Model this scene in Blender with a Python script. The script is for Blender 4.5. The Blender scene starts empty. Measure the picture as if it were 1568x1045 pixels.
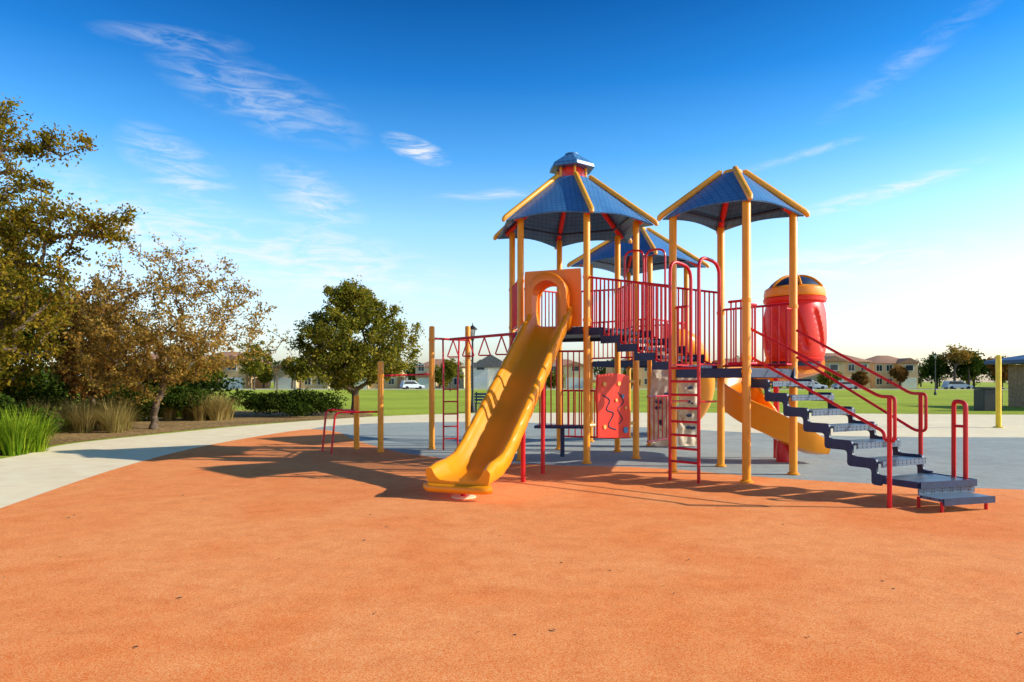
import bpy, bmesh, math, random
import numpy as np
from mathutils import Vector, Matrix
random.seed(3)
sc = bpy.context.scene
V = Vector

# ------------------------------------------------------------------ materials
def new_mat(name):
    m = bpy.data.materials.new(name); m.use_nodes = True
    nt = m.node_tree
    return m, nt, nt.nodes["Principled BSDF"]

def ramp(nt, stops):
    r = nt.nodes.new("ShaderNodeValToRGB")
    e = r.color_ramp.elements
    while len(e) < len(stops): e.new(0.5)
    for i, (p, c) in enumerate(stops):
        e[i].position = p; e[i].color = (c[0], c[1], c[2], 1)
    return r

def noise(nt, scale, detail=4, rough=0.6, vec=None, dist=0):
    n = nt.nodes.new("ShaderNodeTexNoise")
    n.inputs["Scale"].default_value = scale
    n.inputs["Detail"].default_value = detail
    n.inputs["Roughness"].default_value = rough
    n.inputs["Distortion"].default_value = dist
    if vec is None:
        tc = nt.nodes.new("ShaderNodeTexCoord"); vec = tc.outputs["Object"]
    nt.links.new(vec, n.inputs["Vector"])
    return n

def surf(name, stops, scale=3, detail=3, rough=0.6, bump=0.0, bscale=None, patch=None, spec=0.5, bdist=0.01, coat=0):
    m, nt, b = new_mat(name)
    n = noise(nt, scale, detail)
    r = ramp(nt, stops)
    nt.links.new(n.outputs["Fac"], r.inputs["Fac"])
    col = r.outputs["Color"]
    if patch:
        n2 = noise(nt, patch[0], 3, 0.65, dist=0.4)
        r2 = ramp(nt, [(0.3, (patch[1],)*3), (0.7, (patch[2],)*3)])
        nt.links.new(n2.outputs["Fac"], r2.inputs["Fac"])
        mx = nt.nodes.new("ShaderNodeMix"); mx.data_type = 'RGBA'; mx.blend_type = 'MULTIPLY'
        mx.inputs["Factor"].default_value = 1
        nt.links.new(col, mx.inputs["A"]); nt.links.new(r2.outputs["Color"], mx.inputs["B"])
        col = mx.outputs["Result"]
    nt.links.new(col, b.inputs["Base Color"])
    b.inputs["Roughness"].default_value = rough
    b.inputs["Specular IOR Level"].default_value = spec
    if bump:
        n3 = noise(nt, bscale or scale, 2)
        bp = nt.nodes.new("ShaderNodeBump")
        bp.inputs["Strength"].default_value = bump; bp.inputs["Distance"].default_value = bdist
        nt.links.new(n3.outputs["Fac"], bp.inputs["Height"])
        nt.links.new(bp.outputs["Normal"], b.inputs["Normal"])
    return m

def paint(name, c, rough=0.35, var=0.12, scale=4):
    lo = tuple(x*(1-var) for x in c); hi = tuple(min(1, x*(1+var)) for x in c)
    return surf(name, [(0.3, lo), (0.7, hi)], scale, 3, rough, 0)

YEL = paint("yellow_powder_coat", (1.0, 0.345, 0.012), 0.4, 0.08)
ORG = paint("orange_polyethylene", (1.0, 0.315, 0.005), 0.34, 0.06, 2)
ORP = paint("orange_panel_plastic", (1.0, 0.23, 0.005), 0.4, 0.06, 2)
RED = paint("red_powder_coat", (0.64, 0.005, 0.014), 0.32)
REDP = paint("red_panel_plastic", (0.88, 0.03, 0.012), 0.4, 0.08, 2)
NAVY = paint("navy_vinyl_coating", (0.010, 0.03, 0.09), 0.5, 0.25, 12)
GOLD = paint("golden_roof_rib", (1.0, 0.40, 0.035), 0.4)
BLACK = paint("black_iron", (0.02, 0.02, 0.022), 0.5)
WHITEP = paint("white_paint", (0.75, 0.75, 0.73), 0.5)
GLASS = paint("window_glass", (0.04, 0.05, 0.06), 0.12)
RUBT = paint("tyre_rubber", (0.02, 0.02, 0.02), 0.8)
CARW = paint("car_paint_white", (0.75, 0.76, 0.78), 0.25, 0.03)
CARS = paint("car_paint_silver", (0.45, 0.47, 0.5), 0.25, 0.03)
BLUEP = paint("blue_plastic", (0.05, 0.25, 0.55), 0.4)
YELP = paint("yellow_plastic", (0.85, 0.50, 0.12), 0.4)

def roof_mat(name, ca, cb_, cl_):
    m, nt, b = new_mat(name)
    tc = nt.nodes.new("ShaderNodeTexCoord")
    sp = nt.nodes.new("ShaderNodeSeparateXYZ"); nt.links.new(tc.outputs["Object"], sp.inputs[0])
    def band(out, freq, wd):
        a = nt.nodes.new("ShaderNodeMath"); a.operation = 'MULTIPLY'; a.inputs[1].default_value = freq
        nt.links.new(out, a.inputs[0])
        f = nt.nodes.new("ShaderNodeMath"); f.operation = 'FRACT'; nt.links.new(a.outputs[0], f.inputs[0])
        g = nt.nodes.new("ShaderNodeMath"); g.operation = 'LESS_THAN'; g.inputs[1].default_value = wd
        nt.links.new(f.outputs[0], g.inputs[0]); return g
    a = band(sp.outputs["Z"], 15, .16); c = band(sp.outputs["X"], 11, .12)
    mxm = nt.nodes.new("ShaderNodeMath"); mxm.operation = 'MAXIMUM'; nt.links.new(a.outputs[0], mxm.inputs[0]); nt.links.new(c.outputs[0], mxm.inputs[1])
    n = noise(nt, 2.5, 3)
    r = ramp(nt, [(0.3, ca), (0.7, cb_)])
    nt.links.new(n.outputs["Fac"], r.inputs["Fac"])
    mx = nt.nodes.new("ShaderNodeMix"); mx.data_type = 'RGBA'
    nt.links.new(mxm.outputs[0], mx.inputs["Factor"])
    nt.links.new(r.outputs["Color"], mx.inputs["A"]); mx.inputs["B"].default_value = (*cl_, 1)
    nt.links.new(mx.outputs["Result"], b.inputs["Base Color"])
    b.inputs["Roughness"].default_value = 0.38
    b.inputs["Specular IOR Level"].default_value = 0.6
    return m
ROOF = roof_mat("blue_roof_panel", (0.045, 0.17, 0.40), (0.085, 0.25, 0.50), (0.03, 0.11, 0.28))
ROOFD = paint("dark_blue_metal_roof", (0.02, 0.06, 0.17), 0.5)

def perforated():
    m, nt, b = new_mat("perforated_step_metal")
    tc = nt.nodes.new("ShaderNodeTexCoord")
    vo = nt.nodes.new("ShaderNodeTexVoronoi"); vo.inputs["Scale"].default_value = 26
    vo.inputs["Randomness"].default_value = 0.1
    nt.links.new(tc.outputs["Object"], vo.inputs["Vector"])
    r = ramp(nt, [(0.3, (0.008, 0.012, 0.025)), (0.4, (0.10, 0.16, 0.24))])
    nt.links.new(vo.outputs["Distance"], r.inputs["Fac"]); nt.links.new(r.outputs["Color"], b.inputs["Base Color"])
    b.inputs["Roughness"].default_value = 0.4
    return m
PERF = perforated()

def leaf_mat(name, cols, trans=0.35, clump=0.9):
    m = bpy.data.materials.new(name); m.use_nodes = True; nt = m.node_tree
    nt.nodes.remove(nt.nodes["Principled BSDF"]); out = nt.nodes["Material Output"]
    g = nt.nodes.new("ShaderNodeNewGeometry")
    n = noise(nt, clump, 1)
    ad = nt.nodes.new("ShaderNodeMath"); ad.operation = 'MULTIPLY_ADD'; ad.inputs[1].default_value = 0.55
    s = nt.nodes.new("ShaderNodeMath"); s.operation = 'MULTIPLY'; s.inputs[1].default_value = 0.55
    nt.links.new(n.outputs["Fac"], s.inputs[0])
    nt.links.new(g.outputs["Random Per Island"], ad.inputs[0]); nt.links.new(s.outputs[0], ad.inputs[2])
    k = len(cols)
    r = ramp(nt, [(0.1 + 0.8*i/(k-1), c) for i, c in enumerate(cols)])
    nt.links.new(ad.outputs[0], r.inputs["Fac"])
    d = nt.nodes.new("ShaderNodeBsdfDiffuse")
    t = nt.nodes.new("ShaderNodeBsdfTranslucent")
    nt.links.new(r.outputs["Color"], d.inputs["Color"]); nt.links.new(r.outputs["Color"], t.inputs["Color"])
    mx = nt.nodes.new("ShaderNodeMixShader"); mx.inputs[0].default_value = trans
    nt.links.new(d.outputs[0], mx.inputs[1]); nt.links.new(t.outputs[0], mx.inputs[2])
    nt.links.new(mx.outputs[0], out.inputs["Surface"])
    return m
L_OLIVE = leaf_mat("leaves_olive", [(0.03, 0.04, 0.006), (0.13, 0.115, 0.012), (0.28, 0.19, 0.018), (0.45, 0.26, 0.03)])
L_AUT = leaf_mat("leaves_autumn", [(0.07, 0.08, 0.015), (0.28, 0.19, 0.04), (0.48, 0.28, 0.06), (0.52, 0.24, 0.04)])
L_GREEN = leaf_mat("leaves_green", [(0.03, 0.05, 0.012), (0.12, 0.13, 0.015), (0.26, 0.22, 0.025), (0.44, 0.32, 0.04)])
L_DARK = leaf_mat("leaves_dark", [(0.012, 0.03, 0.008), (0.04, 0.07, 0.01), (0.11, 0.14, 0.02)])
L_RUST = leaf_mat("leaves_rust", [(0.08, 0.06, 0.02), (0.25, 0.12, 0.03), (0.42, 0.16, 0.025)])
L_BRIGHT = leaf_mat("grass_blades_green", [(0.07, 0.16, 0.012), (0.24, 0.36, 0.02), (0.45, 0.5, 0.04)], 0.4)
L_DRY = leaf_mat("grass_blades_dry", [(0.14, 0.13, 0.03), (0.38, 0.28, 0.08), (0.65, 0.46, 0.18)], 0.4)
BARK = surf("bark", [(0.3, (0.07, 0.045, 0.03)), (0.7, (0.2, 0.135, 0.09))], 14, 3, 0.9, 0.0, 25, None, 0.2, 0.02)

# ------------------------------------------------------------------ mesh building
class MB:
    def __init__(s): s.v = []; s.f = []
    def add(s, vs, fs):
        o = len(s.v); s.v += [tuple(p) for p in vs]; s.f += [tuple(i+o for i in f) for f in fs]; return s
    def tube(s, path, r, seg=10):
        P = [V(p) for p in path]; n = len(P)
        R = r if isinstance(r, (list, tuple)) else [r]*n
        T = [(P[min(i+1, n-1)]-P[max(i-1, 0)]).normalized() for i in range(n)]
        a = V((0, 0, 1)) if abs(T[0].z) < 0.9 else V((1, 0, 0))
        N = (a - T[0]*a.dot(T[0])).normalized()
        vs = []; fs = []
        for i in range(n):
            N = (N - T[i]*N.dot(T[i])).normalized(); B = T[i].cross(N)
            for k in range(seg):
                t = 2*math.pi*k/seg
                vs.append(P[i] + (N*math.cos(t)+B*math.sin(t))*R[i])
        for i in range(n-1):
            for k in range(seg):
                k2 = (k+1) % seg
                fs.append((i*seg+k, i*seg+k2, (i+1)*seg+k2, (i+1)*seg+k))
        fs.append(tuple(range(seg))[::-1]); fs.append(tuple((n-1)*seg+k for k in range(seg)))
        return s.add(vs, fs)
    def prism(s, poly, off):
        P = [V(p) for p in poly]; off = V(off); n = len(P)
        fs = [tuple(range(n))[::-1], tuple(range(n, 2*n))]
        for i in range(n): fs.append((i, (i+1) % n, n+(i+1) % n, n+i))
        return s.add(P+[p+off for p in P], fs)
    def box(s, c, size, rz=0.0):
        c = V(c); hx, hy, hz = size[0]/2, size[1]/2, size[2]/2
        ca, sa = math.cos(rz), math.sin(rz)
        q = [(-hx, -hy), (hx, -hy), (hx, hy), (-hx, hy)]
        return s.prism([(c.x+x*ca-y*sa, c.y+x*sa+y*ca, c.z-hz) for x, y in q], (0, 0, 2*hz))
    def lathe(s, cx, cy, prof, seg=32):
        vs = []; fs = []; m = len(prof)
        for r, z in prof:
            for k in range(seg):
                t = 2*math.pi*k/seg; vs.append((cx+r*math.cos(t), cy+r*math.sin(t), z))
        for i in range(m-1):
            for k in range(seg):
                k2 = (k+1) % seg; fs.append((i*seg+k, i*seg+k2, (i+1)*seg+k2, (i+1)*seg+k))
        fs.append(tuple(range(seg))[::-1]); fs.append(tuple((m-1)*seg+k for k in range(seg)))
        return s.add(vs, fs)
    def sweep(s, path, proff, closed=True):
        P = [V(p) for p in path]; n = len(P); vs = []; fs = []
        for i in range(n):
            T = (P[min(i+1, n-1)]-P[max(i-1, 0)]).normalized()
            Lt = T.cross(V((0, 0, 1))).normalized(); U = Lt.cross(T).normalized()
            pr = proff(i, i/(n-1)); m = len(pr)
            for a, b in pr: vs.append(P[i]+Lt*a+U*b)
        for i in range(n-1):
            for k in range(m):
                k2 = (k+1) % m; fs.append((i*m+k, i*m+k2, (i+1)*m+k2, (i+1)*m+k))
        fs.append(tuple(range(m))[::-1]); fs.append(tuple((n-1)*m+k for k in range(m)))
        return s.add(vs, fs)
    def obj(s, name, mat, parent=None, bevel=0, sharp=0.6, recalc=True):
        me = bpy.data.meshes.new(name); me.from_pydata(s.v, [], s.f)
        bm = bmesh.new(); bm.from_mesh(me)
        if recalc: bmesh.ops.recalc_face_normals(bm, faces=bm.faces)
        for f in bm.faces: f.smooth = True
        for e in bm.edges:
            if len(e.link_faces) != 2 or e.calc_face_angle(0) > sharp: e.smooth = False
        bm.to_mesh(me); bm.free()
        me.materials.append(mat)
        o = bpy.data.objects.new(name, me); sc.collection.objects.link(o)
        if parent is not None: o.parent = parent; o.location = -parent.location
        if bevel:
            b = o.modifiers.new("bevel", 'BEVEL'); b.width = bevel; b.segments = 2; b.limit_method = 'ANGLE'
        return o

def empty(name, loc):
    e = bpy.data.objects.new(name, None); e.location = loc; e.empty_display_size = 0.3
    sc.collection.objects.link(e); return e

def rounded(pts, r, n=5):
    P = [V(p) for p in pts]; out = [P[0]]
    for i in range(1, len(P)-1):
        a = (P[i-1]-P[i]); b = (P[i+1]-P[i]); ra = min(r, a.length*0.49); rb = min(r, b.length*0.49)
        A = P[i]+a.normalized()*ra; B = P[i]+b.normalized()*rb
        for k in range(n+1):
            t = k/n; out.append(A*(1-t)**2+P[i]*2*t*(1-t)+B*t*t)
    out.append(P[-1]); return out

def catmull(pts, n=8, closed=True):
    P = [V(p) for p in pts]; m = len(P); out = []
    rng = range(m) if closed else range(m-1)
    for i in rng:
        if closed: a, b, c, d = P[(i-1) % m], P[i], P[(i+1) % m], P[(i+2) % m]
        else: a, b, c, d = P[max(i-1, 0)], P[i], P[i+1], P[min(i+2, m-1)]
        for k in range(n):
            t = k/n
            out.append(0.5*((2*b)+(c-a)*t+(2*a-5*b+4*c-d)*t*t+(3*b-a-3*c+d)*t**3))
    if not closed: out.append(P[-1])
    return out

# ------------------------------------------------------------------ ground
GRASS = surf("lawn_grass", [(0.25, (0.26, 0.34, 0.02)), (0.75, (0.56, 0.60, 0.07))], 4, 6, 0.95, 0.9, 30, (0.12, 0.72, 1.1), 0.1, 0.03)
CONC = surf("concrete", [(0.3, (0.90, 0.70, 0.45)), (0.7, (1.0, 0.84, 0.58))], 2.2, 5, 0.85, 0.2, 60, (0.5, 0.92, 1.0), 0.2, 0.004)
ASPH = surf("asphalt", [(0.3, (0.05, 0.05, 0.05)), (0.7, (0.09, 0.09, 0.09))], 8, 4, 0.9)
MULCH = surf("bark_mulch", [(0.3, (0.10, 0.055, 0.022)), (0.5, (0.34, 0.20, 0.08)), (0.72, (0.70, 0.46, 0.2))], 9, 5, 0.95, 1.0, 18, (0.5, 0.7, 1.1), 0.1, 0.05)

def rubber(name, c_dark, c_mid, c_light, stain):
    m, nt, b = new_mat(name)
    n = noise(nt, 110, 2, 0.7)
    r = ramp(nt, [(0.33, c_dark), (0.5, c_mid), (0.68, c_light)])
    nt.links.new(n.outputs["Fac"], r.inputs["Fac"])
    col = r.outputs["Color"]
    for scl, lo, hi, p0, p1, dist, det in ((0.5, stain, (1.0, 1.0, 1.0), 0.36, 0.58, 0.6, 3), (4.0, (0.90, 0.82, 0.78), (1.0, 1.0, 1.0), 0.3, 0.58, 0.3, 5)):
        n2 = noise(nt, scl, det, 0.65, dist=dist)
        r2 = ramp(nt, [(p0, lo), (p1, hi)])
        nt.links.new(n2.outputs["Fac"], r2.inputs["Fac"])
        mx = nt.nodes.new("ShaderNodeMix"); mx.data_type = 'RGBA'; mx.blend_type = 'MULTIPLY'; mx.inputs["Factor"].default_value = 1
        nt.links.new(col, mx.inputs["A"]); nt.links.new(r2.outputs["Color"], mx.inputs["B"]); col = mx.outputs["Result"]
    nt.links.new(col, b.inputs["Base Color"])
    b.inputs["Roughness"].default_value = 0.9; b.inputs["Specular IOR Level"].default_value = 0.1
    bp = nt.nodes.new("ShaderNodeBump"); bp.inputs["Strength"].default_value = 0.35; bp.inputs["Distance"].default_value = 0.005
    nt.links.new(n.outputs["Fac"], bp.inputs["Height"]); nt.links.new(bp.outputs["Normal"], b.inputs["Normal"])
    return m
RUB_O = rubber("orange_rubber_surfacing", (0.84, 0.17, 0.035), (1.0, 0.33, 0.10), (1.0, 0.52, 0.24), (0.96, 0.80, 0.68))
RUB_B = rubber("blue_grey_rubber_surfacing", (0.18, 0.22, 0.23), (0.38, 0.42, 0.41), (0.6, 0.61, 0.56), (0.85, 0.86, 0.87))

def sheet(name, pts, z, mat, smooth=True):
    P = [(x, y, z) for x, y in pts]
    if smooth: P = [(p.x, p.y, z) for p in catmull(P, 6)]
    m = MB(); m.add(P, [tuple(range(len(P)))])
    o = m.obj(name, mat, recalc=False)
    if o.data.polygons[0].normal.z < 0: o.data.flip_normals()
    return o
sheet("ground", [(-900, -300), (900, -300), (900, 1500), (-900, 1500)], 0, GRASS, False)
sheet("concrete_path", [(-13, -15), (-12.5, 4), (-10.6, 9), (-9.9, 13.2), (-10.6, 16.3), (-9.9, 19.8), (-8.6, 24), (-5.5, 29.5), (0, 32.4), (12, 32.5), (23, 30.7), (45, 29), (60, 10), (50, -15)], 0.004, CONC)
sheet("mulch_bed", [(-12.9, 4), (-10.95, 9), (-10.2, 13.2), (-10.8, 16.3), (-10.2, 19.8), (-8.9, 24.2), (-6.6, 28.2), (-6.2, 30.5), (-8, 33), (-14, 35), (-22, 36), (-34, 30), (-36, 10), (-26, 2)], 0.008, MULCH)
sheet("blue_rubber_surface", [(-6.2, 20.5), (-5.6, 23.6), (-3, 25), (0, 25), (4, 22.5), (8.5, 18.9), (13.7, 18.2), (22, 18.0), (23, 9), (12, 4), (0, 6), (-4, 11)], 0.008, RUB_B)
sheet("orange_rubber_surface", [(-5.0, -9), (-4.9, 0), (-5.3, 5.2), (-6.0, 8.0), (-6.76, 11.7), (-7.1, 15.2), (-6.9, 18.5), (-6.35, 21.2), (-5.2, 20.2), (-3.9, 17.2), (-2.3, 14.3), (-0.6, 12.7), (0.9, 12.1), (2.5, 11.7), (4.37, 10.35), (7.0, 9.4), (12, 8.6), (18, 8.2), (22, 4), (20, -8)], 0.012, RUB_O)
m = MB(); m.add([(-300, 122, .004), (300, 122, .004), (300, 131, .004), (-300, 131, .004)], [(0, 1, 2, 3)]); m.obj("street", ASPH)
m = MB(); m.box((0, 121.8, 0.07), (600, 0.3, 0.14)); m.box((0, 131.2, 0.07), (600, 0.3, 0.14)); m.obj("street_kerb", CONC)
m = MB(); m.add([(-300, 131.35, .1), (300, 131.35, .1), (300, 134, .1), (-300, 134, .1)], [(0, 1, 2, 3)]); m.obj("sidewalk", CONC)
# litter
lm = MB(); rr = random.Random(5)
for i in range(110):
    x = rr.uniform(-5, 8); y = rr.uniform(2.8, 11.5); a = rr.uniform(0, 6.28); s = rr.uniform(0.008, 0.024)
    c, d = math.cos(a)*s, math.sin(a)*s; z = 0.018
    lm.add([(x-c, y-d, z), (x-d*.5, y+c*.5, z+.006), (x+c, y+d, z+.003), (x+d*.5, y-c*.5, z+.001)], [(0, 1, 2, 3)])
lm.obj("fallen_leaves", BARK)

# ------------------------------------------------------------------ play structure
PS = empty("play_structure", (2.0, 12.5, 0))
A_c = V((1.2, 13.7, 0)); A_r = 1.3
def A_v(k, r=A_r, z=0): 
    a = math.radians(277+60*k); return V((A_c.x+r*math.cos(a), A_c.y+r*math.sin(a), z))
B_c = V((3.56, 11.02, 0))
def B_v(k, r=0.945, z=0):  # 0 front,1 right,2 back,3 left
    a = math.radians(264+90*k); return V((B_c.x+r*math.cos(a), B_c.y+r*math.sin(a), z))
C_c = V((3.15, 17.0, 0))
def C_v(k, r=1.2, z=0):
    a = math.radians(264+90*k+8); return V((C_c.x+r*math.cos(a), C_c.y+r*math.sin(a), z))
DA, DB, DC = 2.5, 1.7, 2.0

posts = MB(); collars = MB()
def post(p, h, r=0.062):
    posts.tube([(p.x, p.y, 0.0), (p.x, p.y, h-0.03), (p.x, p.y, h-0.01), (p.x, p.y, h)], [r, r, r*.85, r*.5], 18)
    collars.lathe(p.x, p.y, [(r+.004, 0.0), (r+.03, 0.014), (r+.03, 0.035), (r+.002, 0.05)], 18)
for k in range(6): post(A_v(k), 4.6)
for k in range(4): post(B_v(k), 4.22)
for k in range(4): post(C_v(k), 4.4)
posts.obj("posts", YEL, PS); collars.obj("post_collars", YEL, PS)
cl = MB()
for k in range(6):
    p = A_v(k)
    for z in (DA-0.05, DA+0.12, DA+0.9): cl.tube([(p.x, p.y, z-.025), (p.x, p.y, z+.025)], 0.072, 16)
for k in range(4):
    p = B_v(k)
    for z in (DB-0.05, DB+.15, DB+1.0): cl.tube([(p.x, p.y, z-.025), (p.x, p.y, z+.025)], 0.072, 16)
cl.obj("post_clamps", YEL, PS)

def roof(fn, n, Re, Ze, Rt, Zt, prefix):
    pan = MB(); rib = MB(); und = MB(); brace = MB()
    for k in range(n):
        e0 = fn(k, Re-0.02, Ze-.02); e1 = fn(k+1, Re-0.02, Ze-.02); t0 = fn(k, Rt, Zt-.03); t1 = fn(k+1, Rt, Zt-.03)
        mlow = 10
        nrm = (e1-e0).cross(t0-e0).normalized()
        if nrm.z < 0: nrm = -nrm
        vs = []; fs = []
        rows = 6
        for j in range(rows+1):
            v = j/rows
            for i in range(mlow+1):
                u = i/mlow
                lo = e0.lerp(e1, u); hi = t0.lerp(t1, u)
                arch = 0.07*math.sin(math.pi*u)
                p = lo.lerp(hi, v*(1-arch)+arch)
                p = p + nrm*(0.03*math.sin(math.pi*u)*(1-v*.5))
                vs.append(p)
        w = mlow+1
        for j in range(rows):
            for i in range(mlow): fs.append((j*w+i, j*w+i+1, (j+1)*w+i+1, (j+1)*w+i))
        N = len(vs)
        vs2 = [p - nrm*0.025 for p in vs]
        fs2 = [tuple(x+N for x in f[::-1]) for f in fs]
        side = [(i, i+1, i+1+N, i+N) for i in range(mlow)]
        pan.add(vs+vs2, fs+fs2+side)
        a = fn(k, Re+0.03, Ze+0.0); b = fn(k, Rt, Zt)
        d = (b-a).normalized()
        rib.tube([a-d*.02+V((0, 0, -.03)), a+V((0, 0, 0.0)), a+d*.05+V((0, 0, .012)), b-d*.03+V((0, 0, .012)), b+V((0, 0, -.01))], [0.028, 0.045, 0.048, 0.048, 0.04], 12)
        pa = fn(k, Re*.86, Ze+(Zt-Ze)*.10-.07); pb = fn(k, Rt+.05, Zt-.14)
        brace.tube([pa, pb], 0.05, 8)
        und.tube([fn(k, Re*.72, Ze+(Zt-Ze)*.22-.05), fn(k+1, Re*.72, Ze+(Zt-Ze)*.22-.05)], 0.022, 8)
    pan.obj(prefix+"_panels", ROOF, PS); rib.obj(prefix+"_ribs", GOLD, PS)
    brace.obj(prefix+"_braces", REDP, PS); und.obj(prefix+"_purlins", NAVY, PS)

roof(lambda k, r, z: A_v(k, r, z), 6, 1.66, 4.52, 0.36, 5.56, "hex_roof")
roof(lambda k, r, z: B_v(k, r, z), 4, 1.13, 4.17, 0.17, 4.88, "square_roof")
roof(lambda k, r, z: C_v(k, r, z), 4, 1.72, 4.38, 0.22, 5.30, "rear_roof")
cu = MB(); cu.lathe(A_c.x, A_c.y, [(0.25, 5.50), (0.25, 5.82)], 6); cu.obj("cupola_neck", REDP, PS)
cup = MB()
for k in range(6):
    p = A_v(k, 0.29); cup.tube([(p.x, p.y, 5.50), (p.x, p.y, 5.82)], 0.025, 8)
cup.obj("cupola_posts", GOLD, PS)
cc = MB(); ring = [A_v(k, 0.48, 5.74) for k in range(6)]; ring2 = [A_v(k, 0.46, 5.82) for k in range(6)]; ring3 = [A_v(k, 0.13, 6.04) for k in range(6)]
vs = ring+ring2+ring3; fs = []
for k in range(6):
    q = (k+1) % 6
    fs += [(k, q, 6+q, 6+k), (6+k, 6+q, 12+q, 12+k)]
fs += [tuple(range(6))[::-1], tuple(range(12, 18))]
cc.add(vs, fs); cc.obj("cupola_roof", ROOF, PS, 0.01)
tc_ = MB(); tc_.lathe(A_c.x, A_c.y, [(0.14, 6.035), (0.14, 6.06), (0.05, 6.08)], 12); tc_.obj("cupola_cap", ROOF, PS)
for c, z, r in ((B_c, 4.84, .16), (C_c, 5.26, .2)):
    q = MB(); q.lathe(c.x, c.y, [(r, z), (r*.9, z+.05), (.03, z+.07)], 12); q.obj("roof_cap", GOLD, PS)

dk = MB()
dk.prism([A_v(k, A_r-.03, DA-.07) for k in range(6)], (0, 0, .07))
dk.prism([B_v(k, .92, DB-.07) for k in range(4)], (0, 0, .07))
dk.prism([C_v(k, 1.17, DC-.07) for k in range(4)], (0, 0, .07))
for fn, n, z in ((A_v, 6, DA), (B_v, 4, DB), (C_v, 4, DC)):
    for k in range(n):
        a = fn(k); b = fn(k+1); d = (b-a).normalized(); a2 = a+d*.07; b2 = b-d*.07; nn = d.cross(V((0, 0, 1)))*.03
        dk.prism([a2+V((0, 0, z-.14))-nn*.5, b2+V((0, 0, z-.14))-nn*.5, b2+V((0, 0, z-.14))+nn*.5, a2+V((0, 0, z-.14))+nn*.5], (0, 0, .13))
dk.obj("decks", NAVY, PS, 0.004)

rails = MB()
def barrier(p, q, zl0, zl1, zh0, zh1, n, r=0.0135, rr=0.02, m=None):
    m = m or rails
    p = V((p[0], p[1], 0)); q = V((q[0], q[1], 0))
    Z = V((0, 0, 1))
    m.tube([p+Z*zh0, q+Z*zh1], rr, 8); m.tube([p+Z*zl0, q+Z*zl1], rr, 8)
    for i in range(n):
        t = (i+.5)/n; a = p.lerp(q, t)
        m.tube([a+Z*(zl0+(zl1-zl0)*t), a+Z*(zh0+(zh1-zh0)*t)], r, 6)
def side(fn, k, z, n, h=.95):
    a = fn(k); b = fn(k+1); d = (b-a).normalized(); barrier(a+d*.05, b-d*.05, z+.07, z+.07, z+h, z+h, n)
for k in (1, 2, 3, 4): side(A_v, k, DA, 12)
a0, a1 = A_v(0), A_v(1); b3, b2 = B_v(3), B_v(2)
barrier(a0, b3, DA+.02, DB+.02, DA+.9, DB+1.35, 20, 0.016)
barrier(a1, b2, DA+.02, DB+.02, DA+.9, DB+1.35, 20, 0.016)
side(B_v, 1, DB, 9, 1.05)
e0, e1 = B_v(0), B_v(1); d = (e1-e0).normalized()
barrier(e0+d*.05, e0+d*.26, DB+.07, DB+.07, DB+.95, DB+.95, 3)
barrier(e1-d*.22, e1-d*.05, DB+.07, DB+.07, DB+.95, DB+.95, 2)
e3 = B_v(3); d = (e0-e3).normalized()
barrier(e3+d*.05, e3+d*.3, DB+.07, DB+.07, DB+1.0, DB+1.0, 3); barrier(e0-d*.3, e0-d*.05, DB+.07, DB+.07, DB+1.0, DB+1.0, 3)
for k in (0, 1, 3): side(C_v, k, DC, 12, .95)
barrier((0.5, 13.65), (1.5, 13.5), .62, .62, 2.1, 2.1, 9)
barrier(A_v(2), A_v(3), .3, .3, 1.3, 1.3, 9)
barrier((2.7, 13.6), (3.3, 14.4), .3, .3, 1.2, 1.2, 5)
for p in (A_v(1)+V((-.1, -.12, 0)), A_v(1)+V((.28, -.25, 0))):
    rails.tube(rounded([p+V((-.12, .1, DA)), p+V((-.12, .1, DA+1.5)), p+V((.2, -.12, DA+1.5)), p+V((.2, -.12, DA-.2))], .16), 0.02, 8)
n_ = V((0.77, 0.64, 0)); Z = V((0, 0, 1))
la, lb = V((2.39, 10.32, 0)), V((2.73, 9.98, 0))
for p in (la, lb):
    rails.tube(rounded([p, p+Z*3.34, p+n_*.52+Z*3.28, p+n_*.52+Z*(DB+.05)], .2), 0.026, 10)
z = .30
while z < 1.75:
    rails.tube([la+Z*z, lb+Z*z], 0.019, 8); z += .2
for z in (1.2, 1.75): 
    for p in (la, lb): rails.tube([p+Z*z, p+n_*.45+Z*z], .015, 6)
rails.obj("red_railings", RED, PS)

br = MB()
c0 = (A_v(0)+A_v(1))/2; c1 = (B_v(2)+B_v(3))/2; dirn = (c1-c0); L = dirn.length; dirn.normalize(); lat = dirn.cross(Z)
nst = 5
for i in range(nst):
    t0 = i/nst*L; t1 = (i+1)/nst*L; zt = DA-(i+.5)/nst*(DA-DB)
    w = .5
    p = c0+dirn*t0
    br.prism([p+lat*w+Z*(zt-.05), p-lat*w+Z*(zt-.05), p+dirn*(t1-t0)-lat*w+Z*(zt-.05), p+dirn*(t1-t0)+lat*w+Z*(zt-.05)], (0, 0, .05))
for (p, q) in ((A_v(0), B_v(3)), (A_v(1), B_v(2))):
    pts = []; dd = (q-p)
    for i in range(nst):
        za = DA-.02-(i+.5)/nst*(DA-DB)
        pts += [p+dd*(i/nst)+Z*za, p+dd*((i+1)/nst)+Z*za]
    br.sweep(pts, lambda i, t: [(-.02, -.07), (.02, -.07), (.02, .07), (-.02, .07)])
br.obj("bridge_steps", NAVY, PS)

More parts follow.
